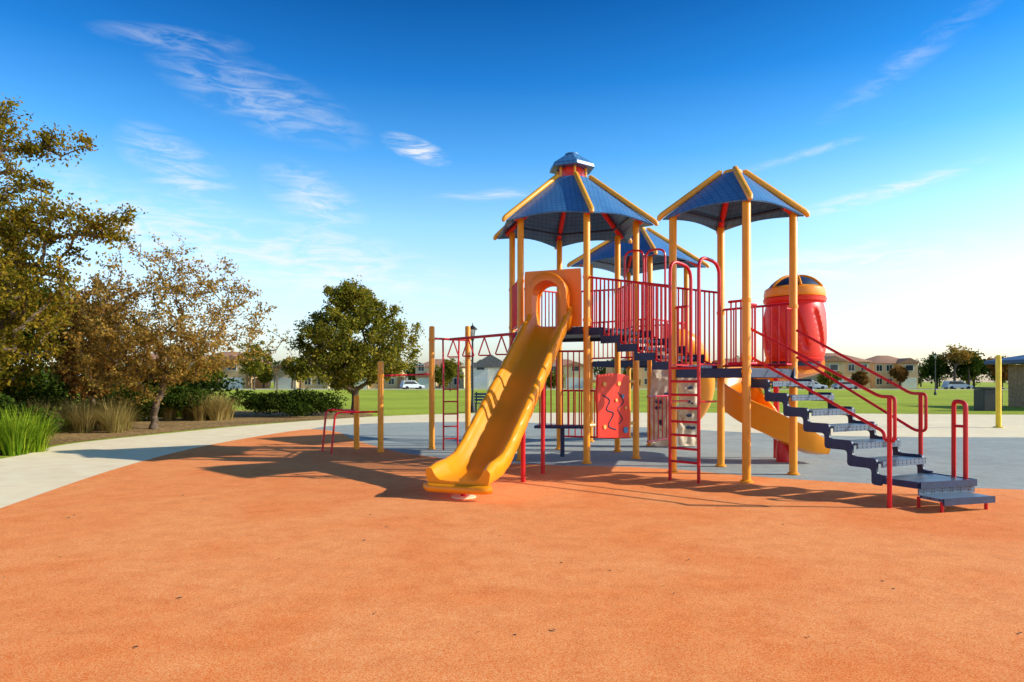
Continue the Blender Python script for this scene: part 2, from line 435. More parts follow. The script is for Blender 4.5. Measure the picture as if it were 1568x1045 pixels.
# orange slide-entry panel with arched opening
pm = MB()
pL, pF = A_v(5), A_v(0); ed = (pF-pL).normalized(); out = V((ed.y, -ed.x, 0)); mid = (pL+pF)/2
if out.y > 0: out = -out
def arch_pts(hw, h, n=18):
    o = [(-hw, 0.0), (-hw, (h-hw)*.5)]
    for k in range(n+1):
        a = math.pi - math.pi*k/n; o.append((hw*math.cos(a), h-hw+hw*math.sin(a)))
    o += [(hw, (h-hw)*.5), (hw, 0.0)]; return o
inner = arch_pts(.25, .76)
W, H = .55, 1.06
def proj(x, y):
    if y <= .1: return (math.copysign(W, x), y*0.0)
    cx, cy = 0, .35
    dx, dy = x-cx, y-cy
    if dy < 0: return (math.copysign(W, x), y)
    t = min(W/abs(dx) if abs(dx) > 1e-6 else 9, (H-cy)/dy if dy > 1e-6 else 9)
    return (cx+dx*t, cy+dy*t)
outer = [proj(*p) for p in inner]
N = len(inner); vs = []
for off in (0.0, .05):
    for ptsx in (inner, outer):
        for x, y in ptsx: vs.append(mid+ed*x+Z*(DA+.0+y)+out*off)
fs = []
for i in range(N-1):
    fs += [(i, i+1, N+i+1, N+i), (2*N+i, 2*N+i+1, 3*N+i+1, 3*N+i), (i, i+1, 2*N+i+1, 2*N+i), (N+i, N+i+1, 3*N+i+1, 3*N+i)]
fs += [(0, N, 3*N, 2*N), (N-1, 2*N-1, 4*N-1, 3*N-1)]
pm.add(vs, fs); pm.obj("slide_entry_panel", ORP, PS)
# play panel
pp = MB(); p0, p1 = A_v(0), A_v(1); dd = (p1-p0).normalized(); oo = V((dd.y, -dd.x, 0)); c = (p0+p1)/2
wv = .42
shape = [(-wv, .46), (wv, .42), (wv+.02, .9), (wv-.02, 1.2), (wv, 1.62), (0, 1.66), (-wv, 1.62), (-wv-.03, 1.2), (-wv, .9)]
pp.prism([c+dd*x+Z*y for x, y in shape], oo*.05); pp.obj("play_panel", REDP, PS, 0.012)
gp = MB(); bp_ = MB(); np_ = MB()
for (x, y, r, mm) in ((-.26, 1.45, .045, gp), (.12, 1.46, .04, gp), (.22, 1.22, .035, bp_), (.3, .58, .06, bp_), (-.25, .66, .04, gp), (.3, 1.0, .03, gp), (.05, 1.15, .03, gp)):
    q = c+dd*x+Z*y+oo*.051
    mm.tube([q, q+oo*.02], r, 16)
np_.tube(catmull([c+dd*x+Z*y+oo*.052 for x, y in ((-.3, 1.25), (-.12, 1.15), (-.2, .98), (-.02, .9), (-.15, .68), (.05, .6))], 5, False), .013, 6)
np_.tube(catmull([c+dd*x+Z*y+oo*.052 for x, y in ((.1, 1.3), (.25, 1.12), (.1, .98), (.22, .8), (.12, .7))], 5, False), .01, 6)
for zz in (1.5, .7): gp.tube([p0+Z*zz, p0+dd*.2+Z*zz], .03, 8); gp.tube([p1+Z*zz, p1-dd*.2+Z*zz], .03, 8)
gp.obj("panel_yellow_dials", YELP, PS); bp_.obj("panel_blue_dials", BLUEP, PS); np_.obj("panel_track", NAVY, PS)
bs = MB(); bs.box((1.0, 13.55, .6), (1.1, .35, .05), -.1); bs.box((1.0, 13.55, .3), (.08, .08, .6)); bs.obj("under_deck_bench", NAVY, PS, .005)
rt = MB(); rt.tube(catmull([(3.9, 16.6, 2.45), (4.25, 16.7, 2.4), (4.7, 17.2, 1.9), (5.0, 18.0, 1.3), (5.0, 18.9, .7), (4.8, 19.8, .45)], 6, False), .33, 18); rt.obj("rear_tube_slide", ORG, PS)

# ------------------------------------------------------------------ straight slide
SL = empty("playground_slide", (-0.7, 8.7, 0))
u = V((-0.335, -0.942, 0)); st = mid+out*.02
prof = [(0, 2.50), (.22, 2.50), (.42, 2.40), (1.0, 2.0), (2.2, 1.17), (3.2, .5), (3.55, .32), (3.85, .26), (4.3, .24)]
path = catmull([st+u*h+Z*z for h, z in prof], 9, False)
def resample(P, step):
    out_ = [P[0]]; acc = 0
    for i in range(1, len(P)):
        seg = (P[i]-P[i-1]); Ls = seg.length
        if Ls < 1e-9: continue
        dcur = step-acc
        while dcur <= Ls:
            out_.append(P[i-1]+seg*(dcur/Ls)); dcur += step
        acc = Ls-(dcur-step)
    if (out_[-1]-P[-1]).length > step*.3: out_.append(P[-1])
    return out_
path = resample(path, .035)
npth = len(path)
def slprof(i, t):
    s = i*.035
    bump_ = .022*abs(math.sin(s*math.pi/.38))**0.6
    w = .37+ (0.045 if t > .93 else 0.0)*((t-.93)/.07 if t > .93 else 0)
    h = .19 if t < .9 else .19-.06*((t-.9)/.1)**2
    if t < .06: h = .19+.25*(1-t/.06)**1.0
    b = bump_
    return [(-w+.05, -.07), (-w-b*.5, -.02), (-w-.015-b, h*.55), (-w-.02-b, h-.01), (-w+.01, h+.03+b*.6), (-w+.055, h+.02+b*.6), (-w+.085, h-.03), (-w+.12, .05), (-w+.17, .012), (-.1, 0), (.1, 0), (w-.17, .012),
            (w-.12, .05), (w-.085, h-.03), (w-.055, h+.02+b*.6), (w-.01, h+.03+b*.6), (w+.02+b, h-.01), (w+.015+b, h*.55), (w+b*.5, -.02), (w-.05, -.07)]
m = MB(); m.sweep(path, slprof); m.obj("chute", ORG, SL, sharp=1.1)
m = MB(); e = st+u*4.3; lt = u.cross(Z)
m.tube(rounded([e-lt*.44+Z*.16-u*.03, e-lt*.38+Z*.15+u*.03, e+lt*.38+Z*.15+u*.03, e+lt*.44+Z*.16-u*.03], .06), .055, 12)
m.obj("exit_lip", ORG, SL)
hd = MB(); hn = arch_pts(.27, .80, 16); ho = arch_pts(.37, .93, 16); N = len(hn); vs = []; fs = []
steps = [(0.03, 1.0), (.12, 1.0), (.28, 1.02), (.36, 1.05), (.38, 1.03)]
for (o_, k_) in steps:
    for ptsx in (hn, ho):
        for x, y in ptsx: vs.append(mid+out*o_+ed*x*k_+Z*(DA+y*k_))
for j in range(len(steps)-1):
    a = j*2*N; b = (j+1)*2*N
    for i in range(N-1):
        fs.append((a+i, a+i+1, b+i+1, b+i)); fs.append((a+N+i, a+N+i+1, b+N+i+1, b+N+i))
j = (len(steps)-1)*2*N
for i in range(N-1): fs.append((j+i, j+i+1, j+N+i+1, j+N+i))
hd.add(vs, fs); hd.obj("entry_hood", ORP, SL, sharp=1.0)
lg = MB()
for h, zt in ((1.6, 1.5), (2.6, .82)):
    p = st+u*h+lt*(-.3 if u.cross(Z).x < 0 else .3)
    lg.tube([(p.x, p.y, 0), (p.x, p.y, zt)], .035, 12)
p = st+u*4.1; lg.tube([(p.x, p.y, 0), (p.x, p.y, .2)], .04, 12)
lg.obj("support_legs", RED, SL)
bpz = MB(); bpz.lathe(p.x, p.y, [(.16, .013), (.16, .022), (.13, .028)], 20); bpz.obj("footing_plate", CONC, SL)

# ------------------------------------------------------------------ stairs
ST = empty("playground_stairs", (4.5, 9.2, 0))
sd = V((0.47, -0.883, 0)).normalized(); sw = V((-sd.y, sd.x, 0))
s0 = (B_v(0)+B_v(1))/2+sd*.05
hw = .45; ns = 6; run = .335; ZP = .31; rise = (DB-ZP)/(ns+1)
tr = MB(); sg = MB(); hr = MB()
pathL = [(0, DB-.02)]
for i in range(ns):
    zt = DB-rise*(i+1)
    a = s0+sd*(i*run); ln = run+.03
    tr.prism([a-sw*hw+Z*(zt-.03), a+sw*hw+Z*(zt-.03), a+sw*hw+sd*ln+Z*(zt-.03), a-sw*hw+sd*ln+Z*(zt-.03)], (0, 0, .03))
    b = a+sd*ln
    tr.prism([b-sw*hw+Z*(zt-.075), b+sw*hw+Z*(zt-.075), b+sw*hw+sd*.02+Z*(zt-.075), b-sw*hw+sd*.02+Z*(zt-.075)], (0, 0, .078))
    pathL += [(i*run, zt), ((i+1)*run, zt)]
pathL += [(ns*run, ZP), (ns*run+.12, ZP)]
pl = s0+sd*(ns*run)
L0 = pl-sw*hw; R0 = pl+sw*(hw+.05)
FL = V((4.78, 8.02, 0)); FR = V((5.60, 8.26, 0))
fd = (FR-FL).normalized(); fo = V((fd.y, -fd.x, 0))
tr.prism([L0+Z*(ZP-.03), FL+Z*(ZP-.03), FR+Z*(ZP-.03), R0+Z*(ZP-.03)], (0, 0, .03))
tr.prism([FL+Z*(ZP-.15), FR+Z*(ZP-.15), FR-fo*.015+Z*(ZP-.15), FL-fo*.015+Z*(ZP-.15)], (0, 0, .118))
lowa = FL+fo*.03-fd*.02; lowb = FR+fo*.03-fd*.12
tr.prism([lowa+Z*.135, lowb+Z*.135, lowb+fo*.3+Z*.135, lowa+fo*.3+Z*.135], (0, 0, .035))
tr.obj("treads", PERF, ST)
for (p, q) in ((L0, FL), (R0, FR), (FL, FR)):
    d = (q-p).normalized(); nn = V((d.y, -d.x, 0))*.02
    if (p - (L0+FR)/2).dot(nn) < 0 and (q-(L0+FR)/2).dot(nn) < 0: nn = -nn
    sg.prism([p+Z*(ZP-.07)+nn*.3, q+Z*(ZP-.07)+nn*.3, q+Z*(ZP-.07)+nn*1.6, p+Z*(ZP-.07)+nn*1.6], (0, 0, .078))
sg.prism([lowa+fo*.302+Z*.10, lowb+fo*.302+Z*.10, lowb+fo*.325+Z*.10, lowa+fo*.325+Z*.10], (0, 0, .075))
for s_ in (-1, 1):
    zig = rounded([s0+sw*(hw+.025)*s_+sd*h+Z*(z+.0) for h, z in pathL], .05, 3)
    vs = []; fs = []
    for p in zig:
        for off in ((0, 0.035), (-.07, -.095)):
            for t in (-.018, .018): vs.append(p+sd*off[0]+Z*off[1]+sw*t)
    for i in range(len(zig)-1):
        a = i*4; b = a+4
        fs += [(a, a+1, b+1, b), (a+2, a+3, b+3, b+2), (a, a+2, b+2, b), (a+1, a+3, b+3, b+1)]
    fs += [(0, 1, 3, 2), tuple(len(vs)-4+k for k in (0, 1, 3, 2))]
    sg.add(vs, fs)
sg.obj("stringers", NAVY, ST)
tl = s0-sw*(hw+.07); pe = V((4.47, 7.97, 0)); dl = (pe-tl).normalized()
hr.tube(rounded([tl+Z*2.30, pe-dl*.2+Z*1.32, pe+Z*1.32, pe+Z*.80, pe-dl*.14+Z*.80, pe-dl*.14+Z*.9, tl+Z*1.88], .06), .02, 10)
hr.tube([pe-dl*.07, pe-dl*.07+Z*1.31], .027, 10)
tr2 = s0+sw*(hw+.07); pe2 = R0+sw*.03; dr = (pe2-tr2).normalized()
hr.tube(rounded([tr2+Z*2.30, pe2-dr*.2+Z*1.34, pe2+Z*1.34, pe2+Z*.85, pe2-dr*.14+Z*.85, tr2+Z*1.88], .06), .02, 10)
hr.tube([pe2-dr*.07, pe2-dr*.07+Z*1.33], .027, 10)
q = FR-fd*.05-fo*.08
hr.tube(rounded([q+Z*(ZP), q+Z*1.24, q-fo*.16+Z*1.26, q-fo*.16+Z*ZP], .06), .027, 10)
hr.tube([q+Z*.95, q-fo*.16+Z*.95], .018, 8)
for p in (FL+fd*.03-fo*.03, FR-fd*.03-fo*.03, lowa+fd*.05+fo*.25, lowb-fd*.05+fo*.25, R0-sw*.05): hr.tube([p, p+Z*.14], .02, 8)
hr.obj("handrails", RED, ST)

# ------------------------------------------------------------------ spiral slide with silo turret
SP = empty("spiral_slide", (5.3, 13.0, 0))
cx, cy = 5.42, 13.1
bar = MB(); seg = 128; prof = []
for i in range(41):
    t = i/40; z = 1.92+t*1.12
    r = .50+.07*math.sin(math.pi*min(1, t*1.05))**.6
    prof.append((r, z))
vs = []; fs = []
for j, (r, z) in enumerate(prof):
    for k in range(seg):
        a = 2*math.pi*k/seg
        g = math.sin(9*a + z*4.5)
        env = max(0, min(1, (j-5)/4))*max(0, min(1, (34-j)/4))
        rr_ = r - .05*(1 if g > .8 else max(0, (g-.62)/.18))*env
        vs.append((cx+rr_*math.cos(a), cy+rr_*math.sin(a), z))
for j in range(len(prof)-1):
    for k in range(seg):
        k2 = (k+1) % seg; fs.append((j*seg+k, j*seg+k2, (j+1)*seg+k2, (j+1)*seg+k))
bar.add(vs, fs); bar.obj("turret_barrel", REDP, SP)
m = MB(); m.lathe(cx, cy, [(.50, 1.88), (.53, 1.93), (.50, 1.95)], 40); m.lathe(cx, cy, [(.50, 2.99), (.56, 3.01), (.57, 3.08), (.53, 3.10)], 40); m.obj("turret_bands", REDP, SP)
m = MB(); m.lathe(cx, cy, [(.55, 3.10), (.56, 3.15), (.54, 3.26), (.48, 3.30), (.30, 3.31)], 40); m.obj("turret_collar", ORG, SP)
m = MB(); m.lathe(cx, cy, [(.47, 3.29), (.43, 3.35), (.33, 3.43), (.18, 3.49), (.02, 3.51)], 32); m.obj("turret_dome", NAVY, SP)
m = MB()
for k in range(6):
    a = math.radians(60*k+20); m.tube(catmull([(cx+r*math.cos(a), cy+r*math.sin(a), z) for r, z in ((.50, 3.28), (.43, 3.36), (.33, 3.44), (.18, 3.50), (.02, 3.51))], 3, False), .03, 8)
m.obj("turret_dome_ribs", ORG, SP)
m = MB(); m.prism([B_v(1)+Z*1.62, V((4.95, 12.8, 1.62)), V((5.35, 13.5, 1.62)), B_v(2)+Z*1.62], (0, 0, .07)); m.lathe(cx, cy, [(.45, 1.80), (.45, 1.87)], 30); m.obj("turret_landing", NAVY, SP)
sp = catmull([(5.7, 13.2, 1.72), (5.6, 13.8, 1.60), (5.1, 14.05, 1.45), (4.62, 13.8, 1.26), (4.46, 13.35, 1.02), (4.6, 12.92, .74), (4.95, 12.68, .48), (5.35, 12.62, .28), (5.66, 12.66, .22)], 8, False)
def chp(i, t):
    w = .36; h = .30 if t < .85 else .30-.12*(t-.85)/.15
    ho = h+.16*math.sin(math.pi*min(1, t*1.1))
    return [(-w, -.03), (-w-.03, h*.5), (-w-.02, h+.02), (-w+.03, h+.02), (-w+.05, .1), (-.2, .02), (0, 0), (.2, .02), (w-.05, .1), (w-.03, ho+.02), (w+.02, ho+.02), (w+.03, ho*.5), (w, -.03), (0, -.08)]
m = MB(); m.sweep(sp, chp); m.obj("spiral_chute", ORG, SP, sharp=1.1)
m = MB(); m.lathe(5.05, 12.72, [(.12, 0.0), (.13, .2), (.10, .4)], 16); m.tube([(5.15, 13.3, 0), (5.15, 13.3, 1.9)], .055, 14); m.obj("spiral_support", RED, SP)

# ------------------------------------------------------------------ climbing wall
ROCK = surf("climbing_wall_resin", [(0.3, (0.55, 0.42, 0.28)), (0.7, (0.85, 0.70, 0.52))], 4, 4, 0.7, 0.5, 9, None, .3, .03)
from mathutils import noise as mn
CW = empty("climbing_wall", (4.1, 17.0, 0))
def rockslab(p, q, h, name, lean):
    m = MB(); nu, nv = 16, 30; p = V(p); q = V(q); d = (q-p); nn = V((d.y, -d.x, 0)).normalized(); vs = []; fs = []
    for s_ in (0, 1):
        for j in range(nv+1):
            for i in range(nu+1):
                u_, v_ = i/nu, j/nv
                w_ = 1+.10*math.sin(v_*9+p.x*5)
                b = p+d*(.5+(u_-.5)*w_)+Z*(v_*h+.04)
                if s_ == 0:
                    disp = .16*mn.noise(b*2.3)+.12*abs(mn.noise(b*5))+.05*mn.noise(b*11)
                    b = b+nn*(.10+disp+lean*(1-v_))
                else: b = b-nn*.05+nn*lean*(1-v_)
                vs.append(b)
    w = nu+1; M_ = w*(nv+1)
    for s_ in (0, 1):
        for j in range(nv):
            for i in range(nu):
                fs.append(tuple(s_*M_+x for x in (j*w+i, j*w+i+1, (j+1)*w+i+1, (j+1)*w+i)))
    for i in range(nu): fs += [(i, i+1, M_+i+1, M_+i), (nv*w+i, nv*w+i+1, M_+nv*w+i+1, M_+nv*w+i)]
    for j in range(nv): fs += [(j*w, (j+1)*w, M_+(j+1)*w, M_+j*w), (j*w+nu, (j+1)*w+nu, M_+(j+1)*w+nu, M_+j*w+nu)]
    m.add(vs, fs); m.obj(name, ROCK, CW, sharp=1.0)
rockslab((3.22, 15.7, 0), (3.64, 15.55, 0), 2.2, "rock_slab_tall", .1)
rockslab((3.82, 15.7, 0), (4.22, 15.7, 0), 1.85, "rock_slab_short", .1)
hm = MB(); rr = random.Random(8)
for i in range(14):
    x = rr.choice([rr.uniform(3.27, 3.6), rr.uniform(3.85, 4.18)]); z = rr.uniform(.3, 1.8)
    c = V((x, 15.42, z)); hm.tube([c+V((-.04, .05, 0)), c+V((-.02, 0, 0)), c+V((.03, 0, .01)), c+V((.05, .05, 0))], [.02, .04, .035, .02], 8)
hm.obj("hand_holds", NAVY, CW)

# ------------------------------------------------------------------ ring trek / parallel bars
HB = empty("overhead_ring_ladder", (-1.5, 15.2, 0))
m = MB(); col = MB()
for x, y, h in ((-1.77, 15.07, 2.72), (-1.02, 15.75, 2.78), (-2.77, 14.4, 1.93)):
    m.tube([(x, y, 0), (x, y, h-.03), (x, y, h-.01), (x, y, h)], [.062, .062, .055, .03], 18)
    for z in (.035, h-.3): col.tube([(x, y, z-.03), (x, y, z+.03)], .072, 16)
m.obj("posts", YEL, HB); col.obj("clamps", YEL, HB)
m = MB()
P1 = V((-1.77, 15.07, 0)); P2 = V((-1.02, 15.75, 0)); P3 = V((-2.77, 14.4, 0))
m.tube([P1+Z*2.45, P2+Z*2.45], .024, 10)
A4 = A_v(4); A5 = A_v(5)
cA = (P1+P2)/2; cB = (A4+A5)/2
m.tube([cA+Z*2.45, cB+Z*2.45], .03, 10)
for t in (.05, .3, .55, .8, .97):
    c = cA.lerp(cB, t); zt = 2.43
    tri = rounded([c+Z*zt, c+V((-.13, 0, zt-.38)), c+V((.13, 0, zt-.38)), c+Z*zt], .04)
    m.tube(tri, .015, 8)
q1, q2 = V((-1.49, 14.85, 0)), V((-1.19, 14.95, 0))
m.tube(rounded([q1, q1+Z*1.3, P1.lerp(P2, .3)+Z*2.43], .2), .02, 8); m.tube(rounded([q2, q2+Z*1.3, P1.lerp(P2, .75)+Z*2.43], .2), .02, 8)
for z in (.25, .52, .79, 1.06, 1.33): m.tube([q1+Z*z, q2+Z*z], .015, 8)
m.tube([P3+Z*1.62, P1+Z*1.66], .02, 8)
m.obj("red_bars", RED, HB)
PB = empty("parallel_bars", (-3.5, 14.5, 0))
m = MB(); x, y, h = -3.43, 15.07, 1.2
m.tube([(x, y, 0), (x, y, h-.03), (x, y, h)], [.062, .062, .04], 18); m.obj("post", YEL, PB)
m = MB()
m.tube(rounded([P3+V((-.06, 0, .86)), V((-3.65, 14.1, .86)), V((-3.72, 14.05, .0))], .12), .022, 10)
m.tube(rounded([V((x, y, .86)), V((-3.96, 14.55, .90)), V((-4.03, 14.5, .0))], .12), .022, 10)
m.tube([V((-3.2, 14.3, .86)), V((-3.66, 14.8, .88))], .018, 8)
m.obj("bars", RED, PB)

# ------------------------------------------------------------------ foliage
def quadcloud(name, C, size, mat, parent, rng, aspect=.5):
    n = len(C)
    U = rng.normal(size=(n, 3)); U /= np.linalg.norm(U, axis=1)[:, None]
    W = rng.normal(size=(n, 3)); W -= U*(W*U).sum(1)[:, None]; W /= np.linalg.norm(W, axis=1)[:, None]
    s = size*rng.uniform(.6, 1.35, n)[:, None]
    vs = np.stack([C-U*s, C+W*s*aspect, C+U*s, C-W*s*aspect], 1).reshape(-1, 3)
    me = bpy.data.meshes.new(name)
    me.vertices.add(4*n); me.vertices.foreach_set("co", vs.ravel())
    me.loops.add(4*n); me.loops.foreach_set("vertex_index", np.arange(4*n))
    me.polygons.add(n); me.polygons.foreach_set("loop_start", np.arange(n)*4)
    me.update(calc_edges=True); me.materials.append(mat)
    o = bpy.data.objects.new(name, me); sc.collection.objects.link(o)
    if parent is not None: o.parent = parent; o.location = -parent.location
    return o

def tree(name, base, trunk_h, blobs, leafmat, nleaf, lsize, seed, r0=.16, lean=(0, 0), spread=.22, toplight=0.0, hollow=.35):
    rng = np.random.default_rng(seed)
    root = empty(name, base); base = np.array(base, float)
    nodes = [base.copy()]; par = [-1]
    nt_ = 5
    for i in range(1, nt_+1):
        t = i/nt_
        nodes.append(base+np.array([lean[0]*t*t+rng.normal()*.04, lean[1]*t*t+rng.normal()*.04, trunk_h*t])); par.append(len(nodes)-2)
    fork = nodes[-1].copy()
    att = []
    for (cx_, cy_, cz_, rx, ry, rz, K) in blobs:
        d = rng.normal(size=(K, 3)); d /= np.linalg.norm(d, axis=1)[:, None]
        ph = rng.uniform(0, 6.28, 4)
        lump = 1+.13*np.sin(3*d[:, 0]*2+ph[0])+.12*np.sin(5*d[:, 2]+ph[1])+.10*np.sin(7*d[:, 1]+4*d[:, 2]+ph[2])+.08*np.sin(11*d[:, 0]+5*d[:, 2]+ph[3])
        rad = (hollow**3+(1-hollow**3)*rng.uniform(0, 1, K))**(1/3)*lump
        att.append(np.array([cx_, cy_, cz_])+d*rad[:, None]*np.array([rx, ry, rz]))
    att = np.concatenate(att)
    order = np.argsort(np.linalg.norm(att-fork, axis=1))
    tips = []
    for ai in order:
        a = att[ai]
        NN = np.array(nodes)
        dist = np.linalg.norm(NN-a, axis=1)+.6*np.maximum(0, NN[:, 2]-a[2])
        dist[:2] += 2
        j = int(np.argmin(dist)); p = nodes[j].copy(); D = np.linalg.norm(a-p)
        k = max(1, int(D/.35)); k = min(k, 8)
        prev = j
        for q in range(1, k+1):
            t = q/k
            pt = p+(a-p)*t + rng.normal(size=3)*.05*D*(1 if q < k else 0) + np.array([0, 0, .10*D*math.sin(math.pi*t)])
            nodes.append(pt); par.append(prev); prev = len(nodes)-1
        tips.append(prev)
    n = len(nodes); cnt = np.zeros(n)
    for t in tips: cnt[t] += 1
    for i in range(n-1, 0, -1): cnt[par[i]] += cnt[i]
    R = r0*(np.maximum(cnt, 1)/cnt[1])**.5
    R = np.maximum(R, .006); R[0] = r0*1.35
    m = MB()
    for i in range(1, n):
        a, b = V(nodes[par[i]]), V(nodes[i]); d = (b-a)
        if d.length < 1e-4: continue
        sd_ = 8 if R[i] > .05 else (4 if R[i] > .012 else 3)
        m.tube([a, b], [min(R[par[i]], R[i]*1.5), R[i]], sd_)
    m.obj("trunk_and_branches", BARK, root, recalc=False, sharp=1.2)
    T = np.array(tips); NN = np.array(nodes); PP = np.array(par)
    idx = rng.integers(0, len(T), nleaf); tt = T[idx]
    back = rng.uniform(0, 1, nleaf)[:, None]
    C = NN[tt]*(1-back*.8)+NN[PP[tt]]*back*.8
    dens = rng.uniform(.3, 1, len(T))[idx][:, None]
    C = C+rng.normal(size=(nleaf, 3))*spread*dens*np.array([1, 1, .75])
    if toplight > 0:
        zmax = C[:, 2].max(); zmin = C[:, 2].min(); f = (C[:, 2]-zmin)/(zmax-zmin)
        keep = rng.uniform(0, 1, nleaf) > toplight*f**1.2
        C = C[keep]
    C = C[C[:, 2] > .1]
    quadcloud("leaves", C, lsize, leafmat, root, rng, .55)
    return root

tree("oak_tree", (-12.9, 15.2, 0), 2.0, [(-12.9, 15.2, 5.2, 1.9, 2.0, 2.4, 240), (-11.0, 15, 6.8, 1.5, .8, .4, 50), (-10.0, 15, 5.0, 1.8, .9, .4, 90), (-11.0, 14.8, 3.6, 1.5, 1.3, 1.6, 200), (-11.8, 15.5, 7.4, .9, .8, .5, 25), (-10.9, 14.9, 5.9, .9, .8, .3, 20), (-12, 14.5, 2.2, 1.3, 1.0, .9, 80)], L_OLIVE, 40000, .044, 11, .2, spread=.17)
tree("maple_tree", (-11.3, 21.5, 0), 1.1, [(-11.15, 21.5, 3.6, 3.1, 2.4, 2.5, 660), (-12.4, 21.3, 2.6, 2.1, 1.6, 1.5, 150)], L_AUT, 46000, .048, 21, .11, lean=(.25, 0), spread=.16, toplight=.95)
tree("evergreen_elm_tree", (-7.15, 31, 0), 1.1, [(-7.2, 31, 3.5, 2.5, 2.4, 2.2, 420), (-7.2, 31, 5.3, 1.0, 1.0, .75, 60), (-7.3, 30.8, 2.3, 2.5, 2.2, 1.2, 160)], L_GREEN, 48000, .065, 31, .16, spread=.19)
tree("rusty_pear_tree", (-15.0, 24.5, 0), .9, [(-15.1, 24.5, 3.0, 1.5, 1.4, 2.0, 200)], L_RUST, 15000, .07, 41, .1, spread=.2)
tree("oak_tree", (-20.5, 26, 0), 1.8, [(-20.3, 26, 3.9, 3.4, 3, 2.6, 240)], L_DARK, 24000, .11, 51, .2, spread=.35)
tree("oak_tree", (-18.0, 20, 0), 1.4, [(-17.0, 20, 3.0, 2.6, 2, 2.3, 220)], L_OLIVE, 20000, .09, 52, .2, spread=.3)

def bush(name, c, r, n, size, mat, seed, lumps=9):
    rng = np.random.default_rng(seed); c = np.array(c, float); r = np.array(r, float)
    lc = c+rng.uniform(-1, 1, (lumps, 3))*r*np.array([.8, .8, .35]); lr = rng.uniform(.35, .6, lumps)
    idx = rng.integers(0, lumps, n); d = rng.normal(size=(n, 3)); d /= np.linalg.norm(d, axis=1)[:, None]
    P = lc[idx]+d*(lr[idx]*rng.uniform(.55, 1.08, n))[:, None]*r*np.array([.9, .9, 1.0])
    P = P[P[:, 2] > .01]
    return quadcloud(name, P, size, mat, None, rng, .5)
bush("hedge_shrub", (-9.6, 29.2, .55), (1.9, 1.0, .75), 14000, .05, L_DARK, 61, 16)
bush("shrub", (-13.6, 25.5, .7), (2.2, 1.2, .9), 10000, .06, L_DARK, 62, 12)
bush("shrub", (-17.5, 21.5, .9), (3.0, 1.6, 1.3), 14000, .07, L_DARK, 63, 14)
bush("shrub", (-14.0, 17.5, .6), (1.8, 1.0, .9), 10000, .06, L_DARK, 64, 12)
bush("shrub", (-22, 34, 1.2), (7, 1.6, 1.8), 18000, .12, L_DARK, 65, 22)

def grass_clump(name, centres, nb, h, mat, seed, spread=.35, width=.012, arch=.5):
    rg = random.Random(seed); m = MB()
    for (x, y) in centres:
        for i in range(nb):
            a = rg.uniform(0, 6.28); rb = rg.uniform(0, spread*.35); hh = h*rg.uniform(.55, 1.1); o = spread*rg.uniform(.2, 1.3)
            ca, sa = math.cos(a), math.sin(a); px_, py_ = -sa, ca
            w = width*rg.uniform(.7, 1.3); bx, by = x+ca*rb, y+sa*rb
            pts = []
            for k in range(4):
                t = k/3; z = hh*(t-arch*.6*t**3*(o/spread)); rr_ = o*t**1.7; ww = w*(1-t*.9)
                cx_, cy_ = bx+ca*rr_, by+sa*rr_
                pts += [(cx_-px_*ww, cy_-py_*ww, z), (cx_+px_*ww, cy_+py_*ww, z)]
            m.add(pts, [(0, 1, 3, 2), (2, 3, 5, 4), (4, 5, 7, 6)])
    return m.obj(name, mat, recalc=False)
rg = random.Random(2)
grass_clump("ornamental_grass", [(-10.6+rg.uniform(-.9, .5), 13.9+rg.uniform(-.7, .7)) for _ in range(12)], 170, 1.05, L_BRIGHT, 71, .7, .013)
grass_clump("fountain_grass", [(-12.6+rg.uniform(-2.0, 1.1), 20.4+rg.uniform(-.7, .7)) for _ in range(13)], 230, 1.15, L_DRY, 72, .7, .009)
grass_clump("fountain_grass", [(-12.2+rg.uniform(-1.6, 1.1), 26.5+rg.uniform(-.7, .7)) for _ in range(12)], 230, 1.2, L_DRY, 73, .7, .012)
grass_clump("ornamental_grass", [(-14+rg.uniform(-1.5, 1.0), 29+rg.uniform(-.7, .7)) for _ in range(8)], 200, 1.3, L_BRIGHT, 74, .7, .015)

def far_trees(name, specs, mat, seed):
    rng = np.random.default_rng(seed); pts = []
    m = MB()
    for (x, y, h, r) in specs:
        L_ = 9
        lc = np.array([x, y, h*.6])+rng.uniform(-1, 1, (L_, 3))*np.array([r*.6, r*.6, h*.25]); lr = rng.uniform(.35, .6, L_)*r
        n = 1500; idx = rng.integers(0, L_, n); d = rng.normal(size=(n, 3)); d /= np.linalg.norm(d, axis=1)[:, None]
        pts.append(lc[idx]+d*(lr[idx]*rng.uniform(.5, 1.1, n))[:, None])
        m.tube([(x, y, 0), (x+.1, y, h*.35), (x-.1, y, h*.6)], [.25, .18, .08], 6)
    root = empty(name, (specs[0][0], specs[0][1], 0))
    quadcloud("foliage", np.concatenate(pts), .3, mat, root, rng, .6); m.obj("trunks", BARK, root)
rg = random.Random(9)
far_trees("distant_trees", [(-62+rg.uniform(-3, 3)+i*5.5, 137+rg.uniform(-4, 6), rg.uniform(4.5, 7.5), rg.uniform(2, 3)) for i in range(6)], L_GREEN, 81)
far_trees("distant_trees", [(-12+i*11+rg.uniform(-3, 3), 136+rg.uniform(-3, 6), rg.uniform(3, 5.0), rg.uniform(1.6, 2.4)) for i in range(8)], L_GREEN, 82)
far_trees("distant_trees", [(82+i*4.0+rg.uniform(-1.5, 1.5), 132+rg.uniform(-5, 6), rg.uniform(6, 8.0), rg.uniform(2.4, 3.3)) for i in range(9)], L_DARK, 83)
